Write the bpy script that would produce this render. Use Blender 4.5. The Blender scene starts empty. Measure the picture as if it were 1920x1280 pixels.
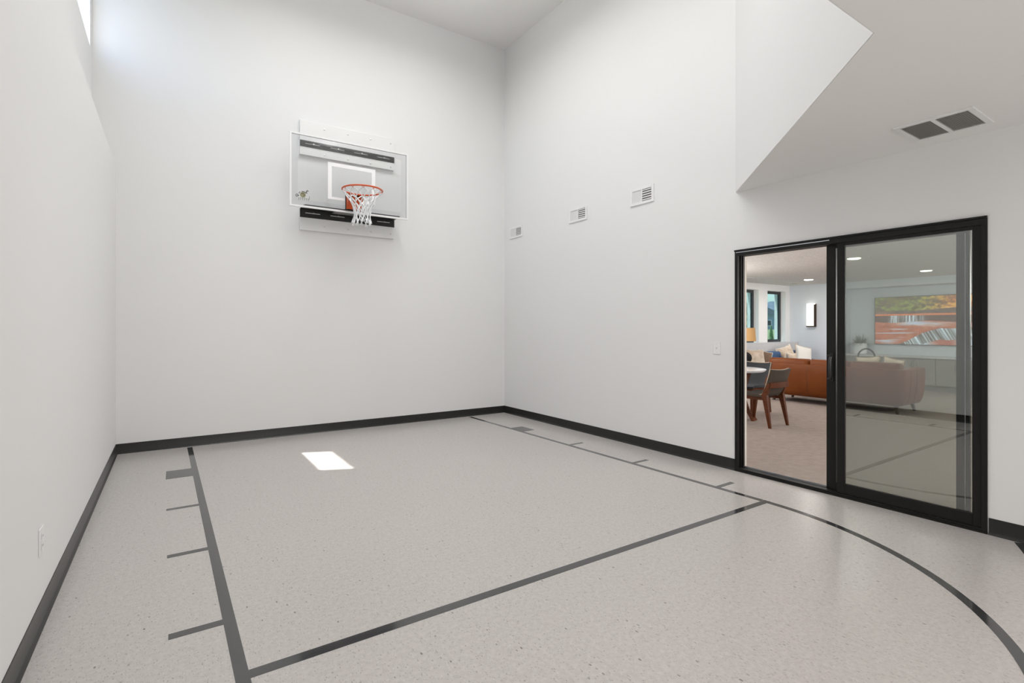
import bpy, bmesh, math, random
from mathutils import Vector, Matrix
random.seed(7)
PI = math.pi
SC = bpy.context.scene
COL = SC.collection

# ------------------------------------------------------------------ materials
def srgb(r, g, b):
    def f(c):
        c /= 255.0
        return c/12.92 if c <= .04045 else ((c+.055)/1.055)**2.4
    return (f(r), f(g), f(b), 1)

def mat(name, col, rough=.6, metal=0, spec=.5, noise=None, bump=None, emit=None, coat=0):
    """noise=(scale, colour2, contrast) ; bump=(scale, strength)"""
    m = bpy.data.materials.new(name); m.use_nodes = True
    nt = m.node_tree; b = nt.nodes['Principled BSDF']
    b.inputs['Base Color'].default_value = col
    b.inputs['Roughness'].default_value = rough
    b.inputs['Metallic'].default_value = metal
    b.inputs['Specular IOR Level'].default_value = spec
    b.inputs['Coat Weight'].default_value = coat
    if noise or bump:
        tc = nt.nodes.new('ShaderNodeTexCoord')
    if noise:
        n = nt.nodes.new('ShaderNodeTexNoise'); n.inputs['Scale'].default_value = noise[0]
        n.inputs['Detail'].default_value = 6
        r = nt.nodes.new('ShaderNodeValToRGB')
        r.color_ramp.elements[0].position = .5-noise[2]; r.color_ramp.elements[1].position = .5+noise[2]
        r.color_ramp.elements[0].color = col; r.color_ramp.elements[1].color = noise[1]
        nt.links.new(tc.outputs['Object'], n.inputs['Vector'])
        nt.links.new(n.outputs['Fac'], r.inputs['Fac'])
        nt.links.new(r.outputs['Color'], b.inputs['Base Color'])
    if bump:
        n2 = nt.nodes.new('ShaderNodeTexNoise'); n2.inputs['Scale'].default_value = bump[0]
        n2.inputs['Detail'].default_value = 4
        bp = nt.nodes.new('ShaderNodeBump'); bp.inputs['Strength'].default_value = bump[1]
        bp.inputs['Distance'].default_value = .01
        nt.links.new(tc.outputs['Object'], n2.inputs['Vector'])
        nt.links.new(n2.outputs['Fac'], bp.inputs['Height'])
        nt.links.new(bp.outputs['Normal'], b.inputs['Normal'])
    if emit:
        b.inputs['Emission Color'].default_value = emit[0]
        b.inputs['Emission Strength'].default_value = emit[1]
    return m

def glass(name, tint, refl, rough=0.0):
    m = bpy.data.materials.new(name); m.use_nodes = True
    nt = m.node_tree; nt.nodes.clear()
    o = nt.nodes.new('ShaderNodeOutputMaterial'); mx = nt.nodes.new('ShaderNodeMixShader')
    t = nt.nodes.new('ShaderNodeBsdfTransparent'); g = nt.nodes.new('ShaderNodeBsdfGlossy')
    t.inputs['Color'].default_value = tint
    g.inputs['Roughness'].default_value = rough
    mx.inputs[0].default_value = refl
    nt.links.new(t.outputs[0], mx.inputs[1]); nt.links.new(g.outputs[0], mx.inputs[2])
    nt.links.new(mx.outputs[0], o.inputs[0])
    return m

def wood(name, c1, c2, scale=(2, 2, 14), rough=.4):
    m = mat(name, c1, rough, 0, .22)
    nt = m.node_tree; b = nt.nodes['Principled BSDF']
    tc = nt.nodes.new('ShaderNodeTexCoord'); mp = nt.nodes.new('ShaderNodeMapping')
    mp.inputs['Scale'].default_value = scale
    n = nt.nodes.new('ShaderNodeTexNoise'); n.inputs['Scale'].default_value = 6; n.inputs['Detail'].default_value = 8
    r = nt.nodes.new('ShaderNodeValToRGB')
    r.color_ramp.elements[0].position = .3; r.color_ramp.elements[1].position = .7
    r.color_ramp.elements[0].color = c1; r.color_ramp.elements[1].color = c2
    L = nt.links.new
    L(tc.outputs['Object'], mp.inputs['Vector']); L(mp.outputs[0], n.inputs['Vector'])
    L(n.outputs['Fac'], r.inputs['Fac']); L(r.outputs['Color'], b.inputs['Base Color'])
    return m

def floor_material():
    m = mat('speckled_vinyl', (.52, .49, .455, 1), .28, 0, .6)
    nt = m.node_tree; b = nt.nodes['Principled BSDF']; L = nt.links.new
    tc = nt.nodes.new('ShaderNodeTexCoord')
    def layer(rot, scale, thr_d, thr_r):
        mp = nt.nodes.new('ShaderNodeMapping'); mp.inputs['Rotation'].default_value = (0, 0, rot)
        mp.inputs['Scale'].default_value = scale
        v = nt.nodes.new('ShaderNodeTexVoronoi'); v.inputs['Scale'].default_value = 1
        L(tc.outputs['Object'], mp.inputs['Vector']); L(mp.outputs[0], v.inputs['Vector'])
        lt = nt.nodes.new('ShaderNodeMath'); lt.operation = 'LESS_THAN'; lt.inputs[1].default_value = thr_d
        L(v.outputs['Distance'], lt.inputs[0])
        sp = nt.nodes.new('ShaderNodeSeparateColor'); L(v.outputs['Color'], sp.inputs[0])
        gt = nt.nodes.new('ShaderNodeMath'); gt.operation = 'GREATER_THAN'; gt.inputs[1].default_value = thr_r
        L(sp.outputs[0], gt.inputs[0])
        mu = nt.nodes.new('ShaderNodeMath'); mu.operation = 'MULTIPLY'
        L(lt.outputs[0], mu.inputs[0]); L(gt.outputs[0], mu.inputs[1])
        mu2 = nt.nodes.new('ShaderNodeMath'); mu2.operation = 'MULTIPLY'
        L(mu.outputs[0], mu2.inputs[0]); L(sp.outputs[1], mu2.inputs[1])
        return mu2
    nz = nt.nodes.new('ShaderNodeTexNoise'); nz.inputs['Scale'].default_value = 45; nz.inputs['Detail'].default_value = 3
    L(tc.outputs['Object'], nz.inputs['Vector'])
    base = nt.nodes.new('ShaderNodeValToRGB')
    base.color_ramp.elements[0].position = .35; base.color_ramp.elements[1].position = .68
    base.color_ramp.elements[0].color = (.475, .445, .425, 1); base.color_ramp.elements[1].color = (.535, .505, .485, 1)
    L(nz.outputs['Fac'], base.inputs['Fac'])
    cur = base.outputs['Color']
    for rot, scale, d, r, c in [(.3, (135, 64, 1), .33, .74, (.27, .25, .235, 1)),
                                (1.7, (170, 80, 1), .36, .62, (.36, .34, .32, 1)),
                                (2.6, (130, 60, 1), .30, .86, (.60, .58, .56, 1)),
                                (.9, (66, 32, 1), .27, .94, (.15, .14, .135, 1))]:
        k = layer(rot, scale, d, r)
        mx = nt.nodes.new('ShaderNodeMix'); mx.data_type = 'RGBA'
        mx.inputs[7].default_value = c
        L(k.outputs[0], mx.inputs[0]); L(cur, mx.inputs[6]); cur = mx.outputs[2]
    L(cur, b.inputs['Base Color'])
    return m

M = {}
def setup_materials():
    M['wall'] = mat('white_wall_paint', (.80, .80, .795, 1), .75, 0, .25, bump=(220, .02))
    M['ceil'] = mat('white_ceiling_paint', (.88, .875, .865, 1), .9, 0, .1)
    M['ceil_tex'] = mat('textured_ceiling', (.74, .72, .70, 1), .95, 0, .1, noise=(38, (.60, .58, .56, 1), .16), bump=(60, .6))
    M['floor'] = floor_material()
    M['tape'] = mat('charcoal_court_tape', (.04, .04, .042, 1), .09, 0, .95)
    M['base'] = mat('charcoal_vinyl_base', (.022, .022, .021, 1), .28, 0, .28)
    M['white'] = mat('white_enamel', (.82, .82, .82, 1), .4)
    M['whiteply'] = mat('white_painted_board', (.80, .80, .79, 1), .5)
    M['grillshade'] = mat('grey_louver_metal', (.70, .695, .69, 1), .5)
    M['duct'] = mat('dark_duct', (.26, .255, .25, 1), .8)
    M['filter'] = mat('grey_filter', (.50, .48, .455, 1), .9)
    M['returngrey'] = mat('grey_return_louver', (.44, .43, .41, 1), .6)
    M['black'] = mat('black_steel', (.012, .012, .012, 1), .45)
    M['frame'] = mat('black_door_aluminium', (.009, .0088, .008, 1), .42, 0, .25)
    M['alu'] = mat('brushed_aluminium', (.66, .67, .70, 1), .3, 1)
    M['orange'] = mat('orange_powder_coat', (.62, .085, .015, 1), .35)
    M['net'] = mat('white_nylon_cord', (.86, .87, .88, 1), .7)
    M['boardglass'] = glass('backboard_glass', (.965, .97, .97, 1), .03)
    M['border'] = glass('backboard_border_film', (.97, .97, .98, 1), .03)
    M['paintwhite'] = mat('white_line_paint', (.88, .88, .88, 1), .5)
    M['silver'] = mat('zinc_bolt', (.62, .62, .60, 1), .35, 1)
    M['dark'] = mat('dark_print', (.02, .02, .018, 1), .6)
    M['olive'] = mat('olive_gold_print', (.30, .29, .17, 1), .6)
    M['greyprint'] = mat('grey_print', (.22, .22, .20, 1), .6)
    M['doorglass'] = glass('tinted_door_glass', (.76, .79, .765, 1), .165)
    M['slideglass'] = glass('clear_door_glass', (.94, .96, .95, 1), .04)
    M['winglass'] = glass('window_glass', (.42, .50, .51, 1), .04)
    M['skyglass'] = glass('clear_window_glass', (.97, .98, .99, 1), .04)
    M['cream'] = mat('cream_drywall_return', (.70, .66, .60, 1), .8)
    M['carpet'] = mat('beige_carpet', (.365, .308, .275, 1), 1, 0, .05, noise=(11, (.31, .262, .234, 1), .2), bump=(160, .9))
    M['livwall'] = mat('daylight_tinted_wall', (.66, .70, .745, 1), .8, 0, .2)  # pale grey with the cool window daylight tinted into the base colour
    M['ledge'] = mat('grey_ledge_wall', (.60, .60, .61, 1), .8)
    M['winframe'] = mat('dark_window_frame', (.025, .027, .032, 1), .4)
    M['leather'] = mat('tan_brown_leather', (.165, .045, .008, 1), .45, 0, .2, noise=(3.5, (.12, .029, .004, 1), .25), bump=(90, .08))
    M['seam'] = mat('dark_leather_seam', (.06, .02, .008, 1), .6)
    M['sofaleg'] = mat('dark_walnut_leg', (.035, .018, .010, 1), .4)
    M['walnut'] = wood('walnut_wood', (.115, .030, .006, 1), (.065, .016, .0035, 1))
    M['greige'] = mat('greige_upholstery', (.062, .048, .037, 1), .8, 0, .3, bump=(200, .1))
    M['piping'] = mat('light_piping', (.42, .35, .27, 1), .7)
    M['slate'] = mat('slate_grey_upholstery', (.032, .035, .041, 1), .8, 0, .3, bump=(200, .1))
    M['marble'] = mat('white_table_top', (.84, .86, .88, 1), .12, 0, .5, noise=(6, (.74, .76, .79, 1), .2))
    M['navy'] = mat('blue_velvet', (.055, .11, .23, 1), .7, 0, .3, bump=(120, .1))
    M['pillow_cream'] = mat('cream_linen', (.72, .64, .54, 1), .95, 0, .1, noise=(9, (.55, .44, .34, 1), .12), bump=(180, .2))
    M['pillow_white'] = mat('white_linen', (.80, .78, .74, 1), .95, 0, .1, bump=(180, .2))
    M['pillow_brown'] = mat('brown_weave', (.16, .105, .07, 1), .95, 0, .1, noise=(60, (.28, .20, .14, 1), .1), bump=(150, .3))
    M['blackfab'] = mat('black_plush', (.006, .006, .008, 1), .95)
    M['shade'] = mat('tan_lamp_shade', (.50, .31, .14, 1), .9, 0, .1, emit=((.9, .5, .2, 1), .12))
    M['brass'] = mat('aged_brass', (.35, .24, .11, 1), .35, 1)
    M['bronze'] = mat('dark_bronze', (.055, .032, .018, 1), .45, .6)
    M['sconce'] = mat('lit_sconce_panel', (.9, .88, .82, 1), .5, emit=((1, .93, .80, 1), 2.2))
    M['led'] = mat('lit_downlight_lens', (.9, .9, .9, 1), .5, emit=((1, .93, .82, 1), 9))
    M['cab'] = wood('grey_wood_veneer', (.31, .30, .28, 1), (.25, .24, .225, 1), (14, 14, 1.5), .5)
    M['counter'] = mat('pale_grey_counter', (.55, .56, .56, 1), .25)
    M['pewter'] = mat('pewter_pull', (.08, .08, .085, 1), .4, .7)
    M['ceramic'] = mat('white_ceramic', (.82, .84, .86, 1), .3)
    M['leaf'] = mat('grassy_leaf', (.06, .12, .06, 1), .6, noise=(8, (.12, .20, .10, 1), .2))
    M['soil'] = mat('potting_soil', (.03, .02, .015, 1), 1)
    M['ironring'] = mat('blackened_iron', (.03, .035, .04, 1), .45, .5)
    M['grass'] = mat('lawn_grass', (.22, .30, .10, 1), 1, noise=(.25, (.38, .36, .19, 1), .15))
    M['siding'] = mat('blue_grey_siding', (.26, .34, .42, 1), .7)
    M['roof'] = mat('grey_shingles', (.22, .25, .30, 1), .9, noise=(.8, (.16, .19, .23, 1), .2))
    M['trimw'] = mat('white_house_trim', (.8, .8, .8, 1), .6)
    M['pane'] = mat('dark_house_pane', (.05, .06, .07, 1), .15)
    M['conifer'] = mat('conifer_needles', (.08, .22, .07, 1), .9, noise=(9, (.15, .34, .11, 1), .2))
    M['foliage'] = mat('spring_foliage', (.30, .50, .12, 1), .9, noise=(6, (.45, .58, .22, 1), .2))
    M['bark'] = mat('bark', (.10, .07, .05, 1), .9)
setup_materials()

# ------------------------------------------------------------------ mesh helpers
class MB:
    def __init__(s): s.bm = bmesh.new()
    def box(s, x0, x1, y0, y1, z0, z1, bev=0, seg=2, mtx=None):
        r = bmesh.ops.create_cube(s.bm, size=1)
        vs = r['verts']
        for v in vs:
            v.co = Vector(((x0+x1)/2+v.co.x*(x1-x0), (y0+y1)/2+v.co.y*(y1-y0), (z0+z1)/2+v.co.z*(z1-z0)))
        if bev:
            es = list({e for v in vs for e in v.link_edges})
            q = bmesh.ops.bevel(s.bm, geom=es, offset=bev, segments=seg, profile=.5, affect='EDGES')
            vs = list({v for f in q['faces'] for v in f.verts} | {v for v in vs if v.is_valid})
        if mtx:
            for v in vs: v.co = mtx @ v.co
        return s
    def prism(s, pts, z0, z1, axis='z'):
        """closed polygon pts extruded; axis: z -> (x,y), x -> (y,z), y -> (x,z)"""
        def P(p, t):
            return Vector((p[0], p[1], t)) if axis == 'z' else (Vector((t, p[0], p[1])) if axis == 'x' else Vector((p[0], t, p[1])))
        a = [s.bm.verts.new(P(p, z0)) for p in pts]; b = [s.bm.verts.new(P(p, z1)) for p in pts]
        n = len(pts)
        s.bm.faces.new(a); s.bm.faces.new(b[::-1])
        for i in range(n):
            s.bm.faces.new((a[i], b[i], b[(i+1) % n], a[(i+1) % n]))
        return s
    def tube(s, pts, r, n=8, closed=False, cap=True):
        pts = [Vector(p) for p in pts]; N = len(pts); rings = []
        rad = r if isinstance(r, (list, tuple)) else [r]*N
        up = Vector((0, 0, 1)); prev = None
        for i, p in enumerate(pts):
            if closed: t = pts[(i+1) % N]-pts[i-1]
            else: t = pts[min(i+1, N-1)]-pts[max(i-1, 0)]
            t.normalize()
            if prev is None:
                a = t.cross(up if abs(t.z) < .95 else Vector((1, 0, 0))).normalized()
            else:
                a = (prev - t*prev.dot(t)).normalized()
            prev = a; b = t.cross(a)
            rings.append([s.bm.verts.new(p+(a*math.cos(2*PI*k/n)+b*math.sin(2*PI*k/n))*rad[i]) for k in range(n)])
        for i in range(N if closed else N-1):
            A, B = rings[i], rings[(i+1) % N]
            for k in range(n): s.bm.faces.new((A[k], A[(k+1) % n], B[(k+1) % n], B[k]))
        if cap and not closed:
            s.bm.faces.new(rings[0][::-1]); s.bm.faces.new(rings[-1])
        return s
    def lathe(s, prof, c=(0, 0, 0), n=32, axis="z", caps=True):
        c = Vector(c); rings = []
        for r, z in prof:
            ring = []
            for k in range(n):
                a = 2*PI*k/n
                p = Vector((r*math.cos(a), r*math.sin(a), z))
                if axis == 'x': p = Vector((p.z, p.x, p.y))
                if axis == 'y': p = Vector((p.x, p.z, p.y))
                ring.append(s.bm.verts.new(c+p))
            rings.append(ring)
        for A, B in zip(rings, rings[1:]):
            for k in range(n): s.bm.faces.new((A[k], A[(k+1) % n], B[(k+1) % n], B[k]))
        for R, rev in ((rings[0], True), (rings[-1], False)) if caps else ():
            s.bm.faces.new(R[::-1] if rev else R)
        return s
    def taper(s, p0, p1, a0, a1, b0=None, b1=None):
        """four sided tapered bar from p0 (half size a0) to p1 (half size a1)"""
        b0 = a0 if b0 is None else b0; b1 = a1 if b1 is None else b1
        p0 = Vector(p0); p1 = Vector(p1); q = []
        for p, a, b in ((p0, a0, b0), (p1, a1, b1)):
            q.append([s.bm.verts.new(p+Vector((sx*a, sy*b, 0))) for sx, sy in ((-1, -1), (1, -1), (1, 1), (-1, 1))])
        A, B = q
        s.bm.faces.new(A[::-1]); s.bm.faces.new(B)
        for k in range(4): s.bm.faces.new((A[k], A[(k+1) % 4], B[(k+1) % 4], B[k]))
        return s
    def loft(s, rings, cap=True):
        R = [[s.bm.verts.new(Vector(p)) for p in r] for r in rings]; n = len(R[0])
        for A, B in zip(R, R[1:]):
            for k in range(n): s.bm.faces.new((A[k], A[(k+1) % n], B[(k+1) % n], B[k]))
        if cap: s.bm.faces.new(R[0][::-1]); s.bm.faces.new(R[-1])
        return s
    def grid(s, f, nu, nv):
        V = [[s.bm.verts.new(Vector(f(i/nu, j/nv))) for j in range(nv+1)] for i in range(nu+1)]
        for i in range(nu):
            for j in range(nv):
                s.bm.faces.new((V[i][j], V[i+1][j], V[i+1][j+1], V[i][j+1]))
        return s
    def quad(s, *p):
        s.bm.faces.new([s.bm.verts.new(Vector(q)) for q in p]); return s
    def ob(s, name, m, parent=None, smooth=False, flat_angle=None):
        me = bpy.data.meshes.new(name)
        bmesh.ops.recalc_face_normals(s.bm, faces=s.bm.faces[:])
        s.bm.to_mesh(me); s.bm.free()
        me.materials.append(M[m])
        if smooth:
            me.polygons.foreach_set('use_smooth', [True]*len(me.polygons))
            me.set_sharp_from_angle(angle=math.radians(flat_angle or 40))
        o = bpy.data.objects.new(name, me); COL.objects.link(o)
        if parent is not None: o.parent = parent
        return o

def empty(name, loc=(0, 0, 0), rz=0):
    o = bpy.data.objects.new(name, None); o.empty_display_size = .1
    o.location = loc; o.rotation_euler = (0, 0, rz); COL.objects.link(o); return o
def tag(o, label=None, cat=None, group=None, kind=None):
    if label: o['label'] = label
    if cat: o['category'] = cat
    if group: o['group'] = group
    if kind: o['kind'] = kind
    return o
def struct(o, label=None):
    o['kind'] = 'structure'
    if label: o['label'] = label
    return o
def copy_tree(o, parent=None):
    c = o.copy(); COL.objects.link(c)
    if parent is not None: c.parent = parent
    for ch in list(o.children): copy_tree(ch, c)
    return c

# ------------------------------------------------------------------ measures (metres)
XL, XR, YB, H = -.4966, 4.4653, 6.92, 5.826
LEDGE, ZLOW = 3.09, 2.6408
YF = -2.6                          # wall behind the photographer
AX, AY, BX, BY = XR, 2.866, 2.557, .9855
XO = -.696                         # inner face of the thin upper left wall
D0, D1, DT = 1.062, 2.869, 2.09    # door opening
WT = .15

# ------------------------------------------------------------------ court shell
struct(MB().box(XL-.3, XR+.0, YF-.1, YB+.0, -.15, 0).ob('floor', 'floor'), 'pale speckled vinyl court floor')
b = MB()
b.box(-.98, XL, YF-.1, YB, -.15, LEDGE)
W0, W1, WZ0, WZ1 = 5.88, 6.835, 4.255, 5.53
b.box(-.98, XO, YF-.1, YB, LEDGE, WZ0).box(-.98, XO, YF-.1, YB, WZ1, H+.15)
b.box(-.98, XO, YF-.1, W0, WZ0, WZ1).box(-.98, XO, W1, YB, WZ0, WZ1)
struct(b.ob('wall_left', 'wall'), 'white left wall with a thick lower part and a high recess')
struct(MB().box(-.98, XR+WT, YB, YB+WT, -.15, H+.15).ob('wall_back', 'wall'), 'white back wall carrying the hoop')
b = MB()
b.box(XR, XR+WT, YF-.1, D0, -.15, H+.15).box(XR, XR+WT, D1, YB, -.15, H+.15)
b.box(XR, XR+WT, D0, D1, DT, H+.15).box(XR, XR+WT, D0, D1, -.15, -.01)
struct(b.ob('wall_right', 'wall'), 'white right wall with the sliding door')
struct(MB().box(-.98, XR+WT, YF-.2, YF, -.15, H+.15).ob('wall_front', 'wall'))
struct(MB().box(-.98, XR+WT, YF-.2, YB+WT, H, H+.2).ob('ceiling', 'ceil'), 'high white ceiling')
b = MB().prism([(XR+.05, AY+.044), (BX+.002, BY-.004), (XO-.05, BY-.004), (XO-.05, YF-.1), (XR+.05, YF-.1)], ZLOW, ZLOW+.12)
struct(b.ob('ceiling_low', 'ceil'), 'low ceiling with a diagonal edge')
b = MB().prism([(XR+.05, AY+.05), (BX, BY), (XO-.05, BY), (XO-.05, BY-.12), (BX+.05, BY-.12), (XR+.05, AY-.12)], ZLOW+.002, H)
struct(b.ob('wall_upper', 'wall'), 'white wall above the low ceiling')

# vinyl cove base
def cove(name, p, q, nrm):
    """profile along p->q on the floor, nrm points into the room"""
    p = Vector((*p, 0)); q = Vector((*q, 0)); n = Vector((*nrm, 0))
    prof = [(.0, .1077), (.0035, .1077), (.0045, .100), (.0045, .022), (.008, .010), (.017, .003), (.018, 0), (0, 0)]
    b = MB().loft([[tuple(e+n*d+Vector((0, 0, z))) for d, z in prof] for e in (p, q)])
    return struct(b.ob(name, 'base', smooth=True, flat_angle=50))
cove('baseboard_left', (XL, YF), (XL, YB), (1, 0))
cove('baseboard_back', (XL, YB), (XR, YB), (0, -1))
cove('baseboard_right', (XR, D1+.006), (XR, YB), (-1, 0))
cove('baseboard_right_near', (XR, YF), (XR, D0-.006), (-1, 0))

# ------------------------------------------------------------------ high window
def make_window(name, axis, pos, a0, a1, z0, z1, fw, depth, glassm, framem):
    r = struct(empty(name, (0, 0, 0)))
    f = MB()
    def bx(u0, u1, w0, w1, d0, d1):
        if axis == 'x': f.box(pos+d0, pos+d1, u0, u1, w0, w1)
        else: f.box(u0, u1, pos+d0, pos+d1, w0, w1)
    bx(a0, a0+fw, z0, z1, 0, depth); bx(a1-fw, a1, z0, z1, 0, depth)
    bx(a0+fw, a1-fw, z0, z0+fw, 0, depth); bx(a0+fw, a1-fw, z1-fw, z1, 0, depth)
    f.ob('window_frame', framem, r)
    g = MB()
    if axis == 'x': g.box(pos+depth*.45, pos+depth*.55, a0+fw, a1-fw, z0+fw, z1-fw)
    else: g.box(a0+fw, a1-fw, pos+depth*.45, pos+depth*.55, z0+fw, z1-fw)
    g.ob('pane', glassm, r)
    return r
make_window('window_1', 'x', -.735, W0, W1, WZ0, WZ1, .018, .035, 'skyglass', 'white')

# ------------------------------------------------------------------ court markings
TZ = .0012
GRP = 'charcoal court markings'
SK = .0117
def xl(y): return .149+SK*(6.855-y)
def xr(y): return 3.768+SK*1.2*(6.84-y)
def strip(name, pts, label, cat='court line', group=None):
    o = MB().prism(pts, 0, TZ).ob(name, 'tape')
    return tag(o, label, cat, group)
yt, yb_ = 6.855, 2.17
strip('lane_line', [(xl(yb_), yb_), (xl(yb_)+.051, yb_), (xl(yt)+.049, yt), (xl(yt), yt)],
      'long dark lane line on the floor nearest the left wall', group='lane lines')
strip('lane_line', [(xr(2.25), 2.25), (xr(2.25)+.048, 2.25), (xr(6.84)+.048, 6.84), (xr(6.84), 6.84)],
      'long dark lane line on the floor running to the sliding door', group='lane lines')
strip('free_throw_line', [(xl(2.23)+.051, 2.202), (xr(2.2)+.05, 2.195), (xr(2.2)+.05, 2.246), (xl(2.23)+.051, 2.258)],
      'dark free throw line crossing the floor between both lane lines')
strip('lane_block', [(-.042, 5.518), (xl(5.5), 5.518), (xl(5.82), 5.823), (-.040, 5.823)],
      'wide dark lane block beside the left lane line', 'lane block', 'lane blocks')
strip('lane_block', [(xr(5.5)+.048, 5.487), (4.02, 5.490), (4.018, 5.778), (xr(5.78)+.048, 5.778)],
      'wide dark lane block beside the right lane line', 'lane block', 'lane blocks')
where = ['farthest from the camera', 'middle of three', 'nearest the camera']
for k, (y0, y1, x0) in enumerate([(4.566, 4.611, -.031), (3.62, 3.667, -.021), (2.668, 2.717, -.011)]):
    strip('lane_mark', [(x0, y0), (xl(y0), y0), (xl(y1), y1), (x0, y1)],
          'short dark dash left of the left lane line, ' + where[k], 'lane mark', 'short lane marks')
for k, (y0, y1, x1) in enumerate([(4.538, 4.578, 4.045), (3.573, 3.615, 4.07), (2.628, 2.672, 4.092)]):
    strip('lane_mark', [(xr(y0)+.048, y0), (x1, y0+.006), (x1, y1+.006), (xr(y1)+.048, y1)],
          'short dark dash between right lane line and right wall, ' + where[k], 'lane mark', 'short lane marks')
def arc(name, cx, cy, r0, r1, a0, a1, n, label, clip=None):
    b = MB(); A = []; B = []
    for i in range(n+1):
        a = a0+(a1-a0)*i/n
        A.append((cx+r0*math.cos(a), cy+r0*math.sin(a))); B.append((cx+r1*math.cos(a), cy+r1*math.sin(a)))
    vs = [[b.bm.verts.new((p[0], p[1], z)) for p in L] for L, z in ((A, 0), (B, 0), (A, TZ), (B, TZ))]
    for i in range(n):
        b.bm.faces.new((vs[0][i], vs[0][i+1], vs[1][i+1], vs[1][i])); b.bm.faces.new((vs[2][i], vs[2][i+1], vs[3][i+1], vs[3][i]))
        b.bm.faces.new((vs[0][i], vs[0][i+1], vs[2][i+1], vs[2][i])); b.bm.faces.new((vs[1][i], vs[1][i+1], vs[3][i+1], vs[3][i]))
    return tag(b.ob(name, 'tape'), label, 'court line')
arc('free_throw_circle', 2.045, 2.185, 1.785, 1.835, PI+.012, 2*PI+.005, 72, 'curved dark half circle on the floor in front of the glass door')
arc('three_point_line', 2.0, 6.2, 5.805, 5.86, PI*1.5-.40, PI*1.5+.432, 60, 'dark three point arc on the floor at the right frame edge')

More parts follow.
